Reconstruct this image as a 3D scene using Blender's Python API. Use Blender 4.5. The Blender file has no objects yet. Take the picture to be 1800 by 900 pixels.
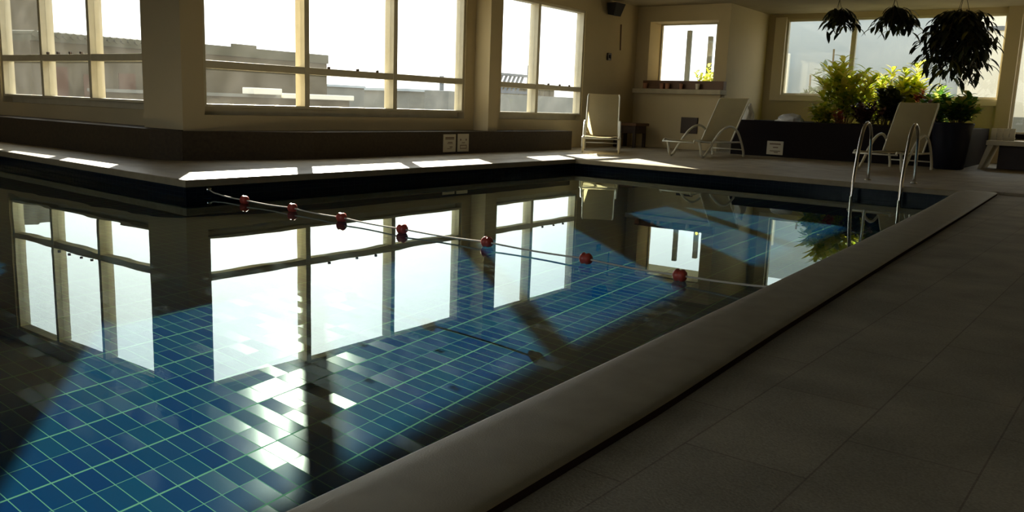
import bpy, bmesh, math, random
from mathutils import Vector, Matrix, noise

C = bpy.context.scene
PI = math.pi

# ------------------------------------------------------------------ camera
YAW, PITCH, ROLL, FPX = 0.62597387, 0.17577464, -0.03622537, 1489.36
cam_d = bpy.data.cameras.new('camera')
cam = bpy.data.objects.new('camera', cam_d)
C.collection.objects.link(cam)
fwd = Vector((-math.sin(YAW) * math.cos(PITCH), math.cos(YAW) * math.cos(PITCH), -math.sin(PITCH)))
rgt = Vector((math.cos(YAW), math.sin(YAW), 0))
dwn = fwd.cross(rgt)
r2 = math.cos(ROLL) * rgt + math.sin(ROLL) * dwn
d2 = -math.sin(ROLL) * rgt + math.cos(ROLL) * dwn
m = Matrix((r2, -d2, -fwd)).transposed().to_4x4()
m.translation = Vector((0, 0, 0.8))
cam.matrix_world = m
cam_d.sensor_width = 36
cam_d.lens = FPX / 1800 * 36
cam_d.clip_end = 2000
C.camera = cam

# ------------------------------------------------------------------ sun, sky, exposure
SUN_TAN = 0.355
SAZ = math.radians(50.3)              # sun azimuth, left of +Y
sun_dir = Vector((-math.sin(SAZ), math.cos(SAZ), SUN_TAN)).normalized()
SUN_STRENGTH = 24.0
SKY_BASE, SKY_GLOW = 2.0, 2.3
sd = bpy.data.lights.new('sun', 'SUN')
sd.energy = SUN_STRENGTH
sd.angle = math.radians(0.6)
sd.color = (1.0, 0.93, 0.78)
sun = bpy.data.objects.new('sun', sd)
sun.location = (-30, 26, 14)
sun.rotation_euler = (-sun_dir).to_track_quat('-Z', 'Y').to_euler()
C.collection.objects.link(sun)
try:
    sd.cycles.is_caustics_light = True
except Exception:
    pass

world = bpy.data.worlds.new('sky')
C.world = world
world.use_nodes = True
nt = world.node_tree
nt.nodes.clear()
wo = nt.nodes.new('ShaderNodeOutputWorld')
bg = nt.nodes.new('ShaderNodeBackground')
tc = nt.nodes.new('ShaderNodeTexCoord')
dot = nt.nodes.new('ShaderNodeVectorMath'); dot.operation = 'DOT_PRODUCT'
dot.inputs[1].default_value = sun_dir
nt.links.new(tc.outputs['Generated'], dot.inputs[0])
ac = nt.nodes.new('ShaderNodeMath'); ac.operation = 'ARCCOSINE'
nt.links.new(dot.outputs['Value'], ac.inputs[0])
dv = nt.nodes.new('ShaderNodeMath'); dv.operation = 'DIVIDE'; dv.inputs[1].default_value = math.radians(15)
nt.links.new(ac.outputs[0], dv.inputs[0])
sq = nt.nodes.new('ShaderNodeMath'); sq.operation = 'POWER'; sq.inputs[1].default_value = 2
nt.links.new(dv.outputs[0], sq.inputs[0])
ng = nt.nodes.new('ShaderNodeMath'); ng.operation = 'MULTIPLY'; ng.inputs[1].default_value = -1
nt.links.new(sq.outputs[0], ng.inputs[0])
ex = nt.nodes.new('ShaderNodeMath'); ex.operation = 'EXPONENT'
nt.links.new(ng.outputs[0], ex.inputs[0])
sep = nt.nodes.new('ShaderNodeSeparateXYZ')
nt.links.new(tc.outputs['Generated'], sep.inputs[0])
ramp = nt.nodes.new('ShaderNodeValToRGB')
ramp.color_ramp.elements[0].position = 0.0
ramp.color_ramp.elements[0].color = (0.10, 0.095, 0.085, 1)
ramp.color_ramp.elements[1].position = 1.0
ramp.color_ramp.elements[1].color = (0.72, 0.86, 1.0, 1)
e = ramp.color_ramp.elements.new(0.49); e.color = (0.12, 0.11, 0.10, 1)
e = ramp.color_ramp.elements.new(0.505); e.color = (1.0, 1.0, 0.98, 1)
e = ramp.color_ramp.elements.new(0.62); e.color = (0.88, 0.95, 1.0, 1)
mp = nt.nodes.new('ShaderNodeMapRange')
mp.inputs[1].default_value = -1; mp.inputs[2].default_value = 1
nt.links.new(sep.outputs['Z'], mp.inputs[0])
nt.links.new(mp.outputs[0], ramp.inputs[0])
glow = nt.nodes.new('ShaderNodeMix'); glow.data_type = 'RGBA'; glow.blend_type = 'ADD'
glow.inputs[0].default_value = 1
sc1 = nt.nodes.new('ShaderNodeVectorMath'); sc1.operation = 'SCALE'; sc1.inputs['Scale'].default_value = SKY_BASE
nt.links.new(ramp.outputs[0], sc1.inputs[0])
gl = nt.nodes.new('ShaderNodeVectorMath'); gl.operation = 'SCALE'
gl.inputs[0].default_value = (SKY_GLOW, SKY_GLOW * 0.95, SKY_GLOW * 0.88)
nt.links.new(ex.outputs[0], gl.inputs['Scale'])
# the glow sits above the horizon only
up = nt.nodes.new('ShaderNodeMath'); up.operation = 'GREATER_THAN'; up.inputs[1].default_value = 0.0
nt.links.new(sep.outputs['Z'], up.inputs[0])
gl2 = nt.nodes.new('ShaderNodeVectorMath'); gl2.operation = 'SCALE'
nt.links.new(gl.outputs[0], gl2.inputs[0]); nt.links.new(up.outputs[0], gl2.inputs['Scale'])
nt.links.new(sc1.outputs[0], glow.inputs[6]); nt.links.new(gl2.outputs[0], glow.inputs[7])
nt.links.new(glow.outputs[2], bg.inputs['Color'])
bg.inputs['Strength'].default_value = 1.0
nt.links.new(bg.outputs[0], wo.inputs[0])

vs = C.view_settings
vs.view_transform = 'Standard'; vs.look = 'None'; vs.gamma = 1; vs.use_curve_mapping = False
vs.exposure = 0.32
try:
    C.cycles.max_bounces = 12; C.cycles.transparent_max_bounces = 24
    C.cycles.caustics_refractive = True; C.cycles.caustics_reflective = False
    C.cycles.sample_clamp_indirect = 6; C.cycles.use_denoising = True
except Exception:
    pass

# ------------------------------------------------------------------ materials
def mat(name, col, rough=0.6, spec=0.5, metal=0.0, noise_amt=0.0, noise_scale=8.0, col2=None, bump=0.0, bump_scale=60.0, detail=4):
    M = bpy.data.materials.new(name); M.use_nodes = True
    n = M.node_tree; b = n.nodes['Principled BSDF']
    b.inputs['Base Color'].default_value = (*col, 1)
    b.inputs['Roughness'].default_value = rough
    b.inputs['Metallic'].default_value = metal
    b.inputs['Specular IOR Level'].default_value = spec
    t = n.nodes.new('ShaderNodeTexCoord')
    if noise_amt > 0:
        nz = n.nodes.new('ShaderNodeTexNoise'); nz.inputs['Scale'].default_value = noise_scale
        nz.inputs['Detail'].default_value = detail
        n.links.new(t.outputs['Object'], nz.inputs['Vector'])
        mr = n.nodes.new('ShaderNodeMapRange')
        mr.inputs[1].default_value = 0.5 - 0.5 * noise_amt; mr.inputs[2].default_value = 0.5 + 0.5 * noise_amt
        n.links.new(nz.outputs['Fac'], mr.inputs[0])
        mx = n.nodes.new('ShaderNodeMix'); mx.data_type = 'RGBA'
        c2 = col2 or tuple(c * 0.72 for c in col)
        mx.inputs[6].default_value = (*col, 1); mx.inputs[7].default_value = (*c2, 1)
        n.links.new(mr.outputs[0], mx.inputs[0]); n.links.new(mx.outputs[2], b.inputs['Base Color'])
    if bump > 0:
        nb = n.nodes.new('ShaderNodeTexNoise'); nb.inputs['Scale'].default_value = bump_scale
        nb.inputs['Detail'].default_value = 3
        n.links.new(t.outputs['Object'], nb.inputs['Vector'])
        bp = n.nodes.new('ShaderNodeBump'); bp.inputs['Strength'].default_value = bump; bp.inputs['Distance'].default_value = 0.01
        n.links.new(nb.outputs['Fac'], bp.inputs['Height']); n.links.new(bp.outputs[0], b.inputs['Normal'])
    return M

M = {}
M['wall'] = mat('cream_plaster', (0.60, 0.50, 0.31), 0.8, 0.2, noise_amt=0.5, noise_scale=1.2, col2=(0.54, 0.45, 0.28), bump=0.15, bump_scale=90)
M['ceiling'] = mat('ceiling_plaster', (0.42, 0.36, 0.24), 0.85, 0.2, noise_amt=0.4, noise_scale=0.8)
M['frame'] = mat('cream_window_frame', (0.66, 0.60, 0.44), 0.45, 0.4, noise_amt=0.3, noise_scale=5, col2=(0.60, 0.54, 0.38))
M['trim_cream'] = mat('pale_cream_trim', (0.80, 0.70, 0.50), 0.5, 0.3)
M['granite'] = mat('dark_granite', (0.085, 0.064, 0.040), 0.6, 0.08, noise_amt=0.6, noise_scale=26, col2=(0.055, 0.042, 0.030))
M['granite2'] = mat('black_brown_granite', (0.016, 0.010, 0.009), 0.6, 0.08, noise_amt=0.6, noise_scale=30, col2=(0.009, 0.007, 0.008))
M['coping'] = mat('coping_stone', (0.37, 0.305, 0.19), 0.5, 0.3, noise_amt=0.7, noise_scale=9, col2=(0.26, 0.21, 0.13), bump=0.12, bump_scale=220, detail=8)
M['face_shade'] = mat('painted_face_shade', (0.07, 0.045, 0.036), 0.95, 0.0)  # shade of the coping's outer face, put into the colour
M['white_paint'] = mat('white_paint', (0.78, 0.76, 0.66), 0.4, 0.5)
M['tube'] = mat('ivory_powder_coated_tube', (0.74, 0.71, 0.58), 0.35, 0.5)
M['brown_wood'] = mat('brown_wood', (0.16, 0.075, 0.035), 0.5, 0.4, noise_amt=0.6, noise_scale=6)
M['dark_wood'] = mat('dark_wood', (0.05, 0.028, 0.02), 0.5, 0.4, noise_amt=0.6, noise_scale=6)
M['steel'] = mat('polished_steel', (0.62, 0.60, 0.56), 0.16, 0.5, metal=1.0)
M['black'] = mat('black_plastic', (0.014, 0.012, 0.012), 0.6, 0.12)
M['towel'] = mat('white_towel', (0.86, 0.85, 0.82), 0.95, 0.1, bump=0.8, bump_scale=200)
M['red'] = mat('faded_red_plastic', (0.55, 0.07, 0.04), 0.4, 0.5, noise_amt=0.5, noise_scale=60, col2=(0.38, 0.06, 0.04))
M['rope'] = mat('pale_rope', (0.62, 0.58, 0.48), 0.8, 0.2)
M['sign'] = mat('ivory_sign_plate', (0.62, 0.55, 0.40), 0.5, 0.4)
M['sign_ink'] = mat('sign_ink', (0.20, 0.13, 0.08), 0.6, 0.3)
M['terracotta'] = mat('terracotta_cup', (0.42, 0.20, 0.12), 0.5, 0.3)
M['blue_pot'] = mat('dark_blue_glaze', (0.012, 0.012, 0.022), 0.5, 0.2, noise_amt=0.5, noise_scale=10)
M['soil'] = mat('soil', (0.03, 0.02, 0.014), 0.95, 0.1, noise_amt=0.8, noise_scale=30)
M['stem'] = mat('plant_stem', (0.12, 0.09, 0.04), 0.8, 0.2)
M['bench'] = mat('pale_stone', (0.78, 0.71, 0.54), 0.6, 0.3, noise_amt=0.5, noise_scale=5, col2=(0.68, 0.61, 0.45))
M['counter'] = mat('dull_pale_stone', (0.50, 0.44, 0.31), 0.6, 0.3, noise_amt=0.5, noise_scale=5)
M['ext_brown'] = mat('weathered_render', (0.085, 0.070, 0.038), 0.9, 0.1, noise_amt=0.9, noise_scale=0.5, col2=(0.06, 0.047, 0.028), detail=8)
M['ext_red'] = mat('red_brick_render', (0.10, 0.042, 0.026), 0.9, 0.1, noise_amt=0.8, noise_scale=1.2, col2=(0.08, 0.05, 0.03))
M['ext_roof'] = mat('mossy_roof_sheet', (0.075, 0.07, 0.04), 0.9, 0.1, noise_amt=0.8, noise_scale=2, col2=(0.05, 0.05, 0.03))
M['ext_white'] = mat('white_render', (0.38, 0.42, 0.43), 0.85, 0.1, noise_amt=0.5, noise_scale=0.6, col2=(0.34, 0.375, 0.385))
M['ext_warmwhite'] = mat('warm_white_render', (0.70, 0.66, 0.54), 0.85, 0.1)
M['ext_grey'] = mat('grey_render', (0.19, 0.19, 0.16), 0.85, 0.1, noise_amt=0.5, noise_scale=1)
M['ext_dark'] = mat('slate_blue_sheet', (0.09, 0.10, 0.11), 0.6, 0.3)
M['ground'] = mat('hazy_ground', (0.30, 0.28, 0.24), 0.9, 0.1, noise_amt=0.7, noise_scale=0.05)

def floor_mat():
    Mt = mat('deck_stone', (0.34, 0.285, 0.195), 0.62, 0.3)
    n = Mt.node_tree; b = n.nodes['Principled BSDF']
    t = n.nodes.new('ShaderNodeTexCoord')
    mpn = n.nodes.new('ShaderNodeMapping'); mpn.inputs['Location'].default_value = (-0.015 + 0.275, -0.35, 0)
    mpn.inputs['Rotation'].default_value = (0, 0, math.radians(1.6))
    n.links.new(t.outputs['Object'], mpn.inputs[0])
    br = n.nodes.new('ShaderNodeTexBrick')
    br.offset = 0.5; br.offset_frequency = 2; br.squash = 1
    sw = n.nodes.new('ShaderNodeSeparateXYZ'); cb = n.nodes.new('ShaderNodeCombineXYZ')
    n.links.new(mpn.outputs[0], sw.inputs[0])
    n.links.new(sw.outputs['Y'], cb.inputs['X']); n.links.new(sw.outputs['X'], cb.inputs['Y'])
    n.links.new(cb.outputs[0], br.inputs['Vector'])
    br.inputs['Scale'].default_value = 1
    br.inputs['Brick Width'].default_value = 0.62; br.inputs['Row Height'].default_value = 0.31
    br.inputs['Mortar Size'].default_value = 0.0028; br.inputs['Mortar Smooth'].default_value = 0.3
    br.inputs['Color1'].default_value = (0.385, 0.33, 0.235, 1)
    br.inputs['Color2'].default_value = (0.35, 0.30, 0.215, 1)
    br.inputs['Mortar'].default_value = (0.24, 0.19, 0.14, 1)
    nz = n.nodes.new('ShaderNodeTexNoise'); nz.inputs['Scale'].default_value = 3.2; nz.inputs['Detail'].default_value = 8
    n.links.new(t.outputs['Object'], nz.inputs['Vector'])
    nf = n.nodes.new('ShaderNodeTexNoise'); nf.inputs['Scale'].default_value = 140; nf.inputs['Detail'].default_value = 4
    n.links.new(t.outputs['Object'], nf.inputs['Vector'])
    ad = n.nodes.new('ShaderNodeMath'); ad.operation = 'ADD'
    n.links.new(nz.outputs['Fac'], ad.inputs[0]); n.links.new(nf.outputs['Fac'], ad.inputs[1])
    mr = n.nodes.new('ShaderNodeMapRange'); mr.inputs[1].default_value = 0.7; mr.inputs[2].default_value = 1.3
    mr.inputs[3].default_value = 0.68; mr.inputs[4].default_value = 1.2
    n.links.new(ad.outputs[0], mr.inputs[0])
    sc = n.nodes.new('ShaderNodeVectorMath'); sc.operation = 'SCALE'
    n.links.new(br.outputs['Color'], sc.inputs[0]); n.links.new(mr.outputs[0], sc.inputs['Scale'])
    n.links.new(sc.outputs[0], b.inputs['Base Color'])
    bp = n.nodes.new('ShaderNodeBump'); bp.inputs['Strength'].default_value = 0.35; bp.inputs['Distance'].default_value = 0.004
    n.links.new(nf.outputs['Fac'], bp.inputs['Height']); n.links.new(bp.outputs[0], b.inputs['Normal'])
    return Mt
M['deck'] = floor_mat()

def tile_mat(name, bw, rh, ox, oy, mort, c1, c2, cm, wall=False, tilt=0.030, rough=0.055, boldw=0.0):
    Mt = bpy.data.materials.new(name); Mt.use_nodes = True
    n = Mt.node_tree; b = n.nodes['Principled BSDF']; L = n.links
    g = n.nodes.new('ShaderNodeNewGeometry')
    sp = n.nodes.new('ShaderNodeSeparateXYZ'); L.new(g.outputs['Position'], sp.inputs[0])
    def mth(op, a, bb=None):
        k = n.nodes.new('ShaderNodeMath'); k.operation = op
        for i, v in enumerate((a, bb)):
            if v is None: continue
            if isinstance(v, (int, float)): k.inputs[i].default_value = v
            else: L.new(v, k.inputs[i])
        return k.outputs[0]
    if wall:
        u = mth('ADD', sp.outputs['X'], sp.outputs['Y']); v = sp.outputs['Z']
    else:
        u = sp.outputs['X']; v = sp.outputs['Y']
    u = mth('DIVIDE', mth('SUBTRACT', u, ox), bw); v = mth('DIVIDE', mth('SUBTRACT', v, oy), rh)
    fu = mth('FRACT', u); fv = mth('FRACT', v)
    iu = mth('FLOOR', u); iv = mth('FLOOR', v)
    # distance to the nearest of the joints, in metres
    du = mth('MULTIPLY', mth('MINIMUM', fu, mth('SUBTRACT', 1.0, fu)), bw)
    dvv = mth('MULTIPLY', mth('MINIMUM', fv, mth('SUBTRACT', 1.0, fv)), rh)
    gu = mth('LESS_THAN', du, mort * 0.5); gv = mth('LESS_THAN', dvv, mort * 0.42)
    if boldw:
        hu = mth('FRACT', mth('DIVIDE', mth('ADD', u, 0.5), 2.0))      # every second one of the joints is wider
        near = mth('LESS_THAN', hu, 0.5)
        gu = mth('LESS_THAN', du, mth('ADD', mort * 0.38, mth('MULTIPLY', near, boldw)))
    gr = mth('MAXIMUM', gu, gv)
    cell = n.nodes.new('ShaderNodeCombineXYZ'); L.new(iu, cell.inputs[0]); L.new(iv, cell.inputs[1])
    wn = n.nodes.new('ShaderNodeTexWhiteNoise'); wn.noise_dimensions = '3D'; L.new(cell.outputs[0], wn.inputs['Vector'])
    mx = n.nodes.new('ShaderNodeMix'); mx.data_type = 'RGBA'
    mx.inputs[6].default_value = (*c1, 1); mx.inputs[7].default_value = (*c2, 1)
    L.new(wn.outputs['Value'], mx.inputs[0])
    m2 = n.nodes.new('ShaderNodeMix'); m2.data_type = 'RGBA'; m2.inputs[7].default_value = (*cm, 1)
    L.new(gr, m2.inputs[0]); L.new(mx.outputs[2], m2.inputs[6])
    L.new(m2.outputs[2], b.inputs['Base Color'])
    sb = n.nodes.new('ShaderNodeVectorMath'); sb.operation = 'SUBTRACT'; sb.inputs[1].default_value = (0.5, 0.5, 0.5)
    L.new(wn.outputs['Color'], sb.inputs[0])
    s2 = n.nodes.new('ShaderNodeVectorMath'); s2.operation = 'SCALE'; s2.inputs['Scale'].default_value = tilt
    L.new(sb.outputs[0], s2.inputs[0])
    a2 = n.nodes.new('ShaderNodeVectorMath'); a2.operation = 'ADD'
    L.new(g.outputs['Normal'], a2.inputs[0]); L.new(s2.outputs[0], a2.inputs[1])
    nn = n.nodes.new('ShaderNodeVectorMath'); nn.operation = 'NORMALIZE'; L.new(a2.outputs[0], nn.inputs[0])
    L.new(nn.outputs[0], b.inputs['Normal'])
    rr = n.nodes.new('ShaderNodeMix'); rr.data_type = 'FLOAT'
    rr.inputs[2].default_value = rough; rr.inputs[3].default_value = 0.7
    L.new(gr, rr.inputs[0]); L.new(rr.outputs[0], b.inputs['Roughness'])
    b.inputs['Specular IOR Level'].default_value = 0.14
    return Mt
M['pool_floor'] = tile_mat('blue_pool_floor_tile', 0.168, 0.0788, -3.15, 1.744, 0.0045, (0.003, 0.027, 0.110), (0.005, 0.046, 0.112), (0.08, 0.22, 0.16), boldw=0.003)
M['pool_wall'] = tile_mat('navy_pool_wall_tile', 0.078, 0.04, 0, 0, 0.004, (0.003, 0.006, 0.014), (0.004, 0.008, 0.017), (0.016, 0.026, 0.030), wall=True, tilt=0.03, rough=0.2)

def water_mat():
    Mt = bpy.data.materials.new('pool_water_surface'); Mt.use_nodes = True
    n = Mt.node_tree; n.nodes.clear()
    o = n.nodes.new('ShaderNodeOutputMaterial')
    gl = n.nodes.new('ShaderNodeBsdfGlass'); gl.inputs['IOR'].default_value = 1.333; gl.inputs['Roughness'].default_value = 0
    gl.inputs['Color'].default_value = (0.86, 0.985, 0.925, 1)
    n.links.new(gl.outputs[0], o.inputs[0])
    return Mt
M['water'] = water_mat()

def glass_mat(name, dirt=0.03, tint=(0.97, 0.98, 0.97)):
    Mt = bpy.data.materials.new(name); Mt.use_nodes = True
    n = Mt.node_tree; n.nodes.clear(); L = n.links
    o = n.nodes.new('ShaderNodeOutputMaterial')
    tr = n.nodes.new('ShaderNodeBsdfTransparent'); tr.inputs[0].default_value = (*tint, 1)
    gs = n.nodes.new('ShaderNodeBsdfGlossy'); gs.inputs['Roughness'].default_value = 0.02
    lw_ = n.nodes.new('ShaderNodeLayerWeight')
    p5 = n.nodes.new('ShaderNodeMath'); p5.operation = 'POWER'; p5.inputs[1].default_value = 5; L.new(lw_.outputs['Facing'], p5.inputs[0])
    fr = n.nodes.new('ShaderNodeMath'); fr.operation = 'MULTIPLY_ADD'; fr.inputs[1].default_value = 0.9; fr.inputs[2].default_value = 0.03; L.new(p5.outputs[0], fr.inputs[0])
    mx = n.nodes.new('ShaderNodeMixShader'); L.new(fr.outputs[0], mx.inputs[0]); L.new(tr.outputs[0], mx.inputs[1]); L.new(gs.outputs[0], mx.inputs[2])
    tl = n.nodes.new('ShaderNodeBsdfTranslucent'); tl.inputs[0].default_value = (0.85, 0.83, 0.78, 1)
    m2 = n.nodes.new('ShaderNodeMixShader')
    t = n.nodes.new('ShaderNodeTexCoord'); nz = n.nodes.new('ShaderNodeTexNoise'); nz.inputs['Scale'].default_value = 2.5; nz.inputs['Detail'].default_value = 6
    L.new(t.outputs['Object'], nz.inputs['Vector'])
    mr = n.nodes.new('ShaderNodeMapRange'); mr.inputs[1].default_value = 0.35; mr.inputs[2].default_value = 0.7
    mr.inputs[3].default_value = dirt * 0.6; mr.inputs[4].default_value = dirt * 1.5
    L.new(nz.outputs['Fac'], mr.inputs[0]); L.new(mr.outputs[0], m2.inputs[0])
    L.new(mx.outputs[0], m2.inputs[1]); L.new(tl.outputs[0], m2.inputs[2])
    L.new(m2.outputs[0], o.inputs[0])
    return Mt
M['glass'] = glass_mat('dusty_window_glass', 0.011)
M['glass_clean'] = glass_mat('clear_window_glass', 0.006)

def sling_mat():
    Mt = mat('cream_sling_mesh', (0.80, 0.71, 0.49), 0.75, 0.2, noise_amt=0.5, noise_scale=4, col2=(0.66, 0.58, 0.39))
    n = Mt.node_tree; b = n.nodes['Principled BSDF']; o = n.nodes['Material Output']
    t = n.nodes.new('ShaderNodeBsdfTranslucent'); t.inputs[0].default_value = (0.82, 0.72, 0.46, 1)
    mx = n.nodes.new('ShaderNodeMixShader'); mx.inputs[0].default_value = 0.5
    n.links.new(b.outputs[0], mx.inputs[1]); n.links.new(t.outputs[0], mx.inputs[2]); n.links.new(mx.outputs[0], o.inputs[0])
    return Mt
M['sling'] = sling_mat()

def leaf_mat(name, ramp_cols, trans=0.55, rough=0.35):
    Mt = bpy.data.materials.new(name); Mt.use_nodes = True
    n = Mt.node_tree; n.nodes.clear(); L = n.links
    o = n.nodes.new('ShaderNodeOutputMaterial')
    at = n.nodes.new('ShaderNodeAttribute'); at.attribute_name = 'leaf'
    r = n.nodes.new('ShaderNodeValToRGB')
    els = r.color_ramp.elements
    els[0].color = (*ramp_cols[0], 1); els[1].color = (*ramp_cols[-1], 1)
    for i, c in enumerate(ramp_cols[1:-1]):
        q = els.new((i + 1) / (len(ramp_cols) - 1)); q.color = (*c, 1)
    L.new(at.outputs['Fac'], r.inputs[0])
    d = n.nodes.new('ShaderNodeBsdfPrincipled'); d.inputs['Roughness'].default_value = rough
    L.new(r.outputs[0], d.inputs['Base Color'])
    t = n.nodes.new('ShaderNodeBsdfTranslucent'); L.new(r.outputs[0], t.inputs[0])
    mx = n.nodes.new('ShaderNodeMixShader'); mx.inputs[0].default_value = trans
    L.new(d.outputs[0], mx.inputs[1]); L.new(t.outputs[0], mx.inputs[2]); L.new(mx.outputs[0], o.inputs[0])
    return Mt
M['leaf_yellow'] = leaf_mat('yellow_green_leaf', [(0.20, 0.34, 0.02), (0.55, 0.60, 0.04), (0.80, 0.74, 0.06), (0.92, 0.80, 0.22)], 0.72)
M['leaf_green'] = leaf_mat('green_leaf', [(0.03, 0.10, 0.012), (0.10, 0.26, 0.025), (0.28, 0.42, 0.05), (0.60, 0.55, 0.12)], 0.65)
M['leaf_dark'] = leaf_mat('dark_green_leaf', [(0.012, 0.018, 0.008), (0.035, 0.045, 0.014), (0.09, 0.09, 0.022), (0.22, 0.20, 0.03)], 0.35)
M['leaf_red'] = leaf_mat('red_leaf', [(0.18, 0.03, 0.02), (0.45, 0.07, 0.03), (0.60, 0.16, 0.06), (0.5, 0.35, 0.1)])
M['leaf_maroon'] = leaf_mat('maroon_leaf', [(0.025, 0.012, 0.012), (0.06, 0.015, 0.015), (0.12, 0.04, 0.03), (0.30, 0.16, 0.12)], 0.3)
M['leaf_pale'] = leaf_mat('grey_green_leaf', [(0.10, 0.14, 0.06), (0.16, 0.20, 0.09), (0.22, 0.26, 0.12), (0.28, 0.32, 0.14)], 0.4)

# ------------------------------------------------------------------ geometry helpers
class MB:
    """collects shapes; build() links them as ONE mesh object"""
    def __init__(self): self.bm = bmesh.new()
    def box(self, x0, x1, y0, y1, z0, z1, bev=0.0):
        vs_ = [self.bm.verts.new((x, y, z)) for x in (x0, x1) for y in (y0, y1) for z in (z0, z1)]
        f = [(0, 1, 3, 2), (4, 6, 7, 5), (0, 4, 5, 1), (2, 3, 7, 6), (0, 2, 6, 4), (1, 5, 7, 3)]
        fs = [self.bm.faces.new([vs_[i] for i in q]) for q in f]
        if bev > 0:
            es = list({e_ for q in fs for e_ in q.edges})
            bmesh.ops.bevel(self.bm, geom=es, offset=bev, segments=2, affect='EDGES', profile=0.5)
        return self
    def prism(self, pts, z0, z1):
        a = [self.bm.verts.new((p[0], p[1], z0)) for p in pts]; b = [self.bm.verts.new((p[0], p[1], z1)) for p in pts]
        self.bm.faces.new(a[::-1]); self.bm.faces.new(b)
        k = len(pts)
        for i in range(k): self.bm.faces.new((a[i], a[(i + 1) % k], b[(i + 1) % k], b[i]))
        return self
    def tube(self, pts, r, seg=8, closed=False):
        pts = [Vector(p) for p in pts]; k = len(pts); rings = []
        rr = r if isinstance(r, (list, tuple)) else [r] * k
        up_ = None
        for i, p in enumerate(pts):
            if closed: d = (pts[(i + 1) % k] - pts[i - 1])
            else: d = (pts[min(i + 1, k - 1)] - pts[max(i - 1, 0)])
            d = d.normalized() if d.length > 1e-9 else Vector((0, 0, 1))
            if up_ is None: up_ = Vector((0, 0, 1)) if abs(d.z) < 0.9 else Vector((1, 0, 0))
            a = d.cross(up_)
            if a.length < 1e-6: a = d.cross(Vector((0, 1, 0)))
            a.normalize(); b = a.cross(d).normalized(); up_ = b
            rings.append([self.bm.verts.new(p + rr[i] * (math.cos(2 * PI * j / seg) * a + math.sin(2 * PI * j / seg) * b)) for j in range(seg)])
        n_ = k if closed else k - 1
        for i in range(n_):
            A, B = rings[i], rings[(i + 1) % k]
            for j in range(seg): self.bm.faces.new((A[j], A[(j + 1) % seg], B[(j + 1) % seg], B[j]))
        if not closed:
            self.bm.faces.new(rings[0][::-1]); self.bm.faces.new(rings[-1])
        return self
    def lathe(self, prof, c=(0, 0, 0), seg=16, axis='Z'):
        rings = []
        for r, h in prof:
            ring = []
            for j in range(seg):
                a = 2 * PI * j / seg
                if axis == 'Z': v = (c[0] + r * math.cos(a), c[1] + r * math.sin(a), c[2] + h)
                else: v = (c[0] + h, c[1] + r * math.cos(a), c[2] + r * math.sin(a))
                ring.append(self.bm.verts.new(v))
            rings.append(ring)
        for A, B in zip(rings, rings[1:]):
            for j in range(seg): self.bm.faces.new((A[j], A[(j + 1) % seg], B[(j + 1) % seg], B[j]))
        self.bm.faces.new(rings[0][::-1]); self.bm.faces.new(rings[-1])
        return self
    def build(self, name, m_, parent=None, smooth=False, loc=None):
        me = bpy.data.meshes.new(name)
        bmesh.ops.recalc_face_normals(self.bm, faces=self.bm.faces)
        if parent is not None and loc is None and parent.type == 'EMPTY' and parent.get('_world'):
            inv = parent.matrix_basis.inverted()
            bmesh.ops.transform(self.bm, matrix=inv, verts=self.bm.verts)
        self.bm.to_mesh(me); self.bm.free()
        me.materials.append(m_)
        if smooth:
            for p in me.polygons: p.use_smooth = True
        o = bpy.data.objects.new(name, me); C.collection.objects.link(o)
        if parent is not None: o.parent = parent
        return o

def empty(name, loc=(0, 0, 0), rz=0, world=True):
    o = bpy.data.objects.new(name, None); C.collection.objects.link(o)
    o.location = loc; o.rotation_euler = (0, 0, rz); o.empty_display_size = 0.1
    # parts handed over in world coordinates are brought into the thing's own frame
    o.matrix_basis = Matrix.Translation(Vector(loc)) @ Matrix.Rotation(rz, 4, 'Z')
    if world: o['_world'] = 1
    return o
def tag(o, label=None, cat=None, group=None, kind=None):
    if label: o['label'] = label
    if cat: o['category'] = cat
    if group: o['group'] = group
    if kind: o['kind'] = kind
    return o
def struct(o, label=None):
    o['kind'] = 'structure'
    if label: o['label'] = label
    return o

# ------------------------------------------------------------------ the room
ZC = 3.05
POOL = [(-1.20, -3.0), (-1.22, 0.0), (-1.24, 1.01), (-1.262, 2.05), (-1.30, 3.48), (-1.37, 5.75), (-1.47, 8.5), (-1.60, 11.12), (-7.15, 11.50), (-7.15, 4.62), (-13.5, 5.05), (-13.5, -3.0)]
OUTER = [(-0.95, -3.3), (-0.955, 0.0), (-0.96, 1.2), (-0.968, 2.05), (-1.01, 3.2), (-1.075, 5.5), (-1.15, 8.5), (-1.235, 11.45)]

deck = MB().prism([(-1.2, -4), (-1.2, -3.0), (-13.5, -3.0), (-13.5, 5.05), (-7.15, 4.62), (-7.15, 11.5), (-1.60, 11.12), (-1.235, 11.45), (4.5, 11.45), (4.5, 19.7), (-7.2, 19.7), (-7.2, 17.4), (-9.4, 17.4), (-9.4, 6.3), (-15.6, 6.3), (-15.6, -4)], -0.04, 0.0).build('floor', M['deck'])
struct(deck, 'beige stone deck paving around the far and left sides of the pool')
rf = MB().prism([(4.5, -4), (4.5, 11.45), (-1.235 + 0.0, 11.45)] + [(x + 0.001, y) for x, y in OUTER[::-1][1:]] + [(-0.94, -4)], -0.06, -0.03).build('floor_right', M['deck'])
struct(rf, 'dim beige paving slabs on the right of the pool')
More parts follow.
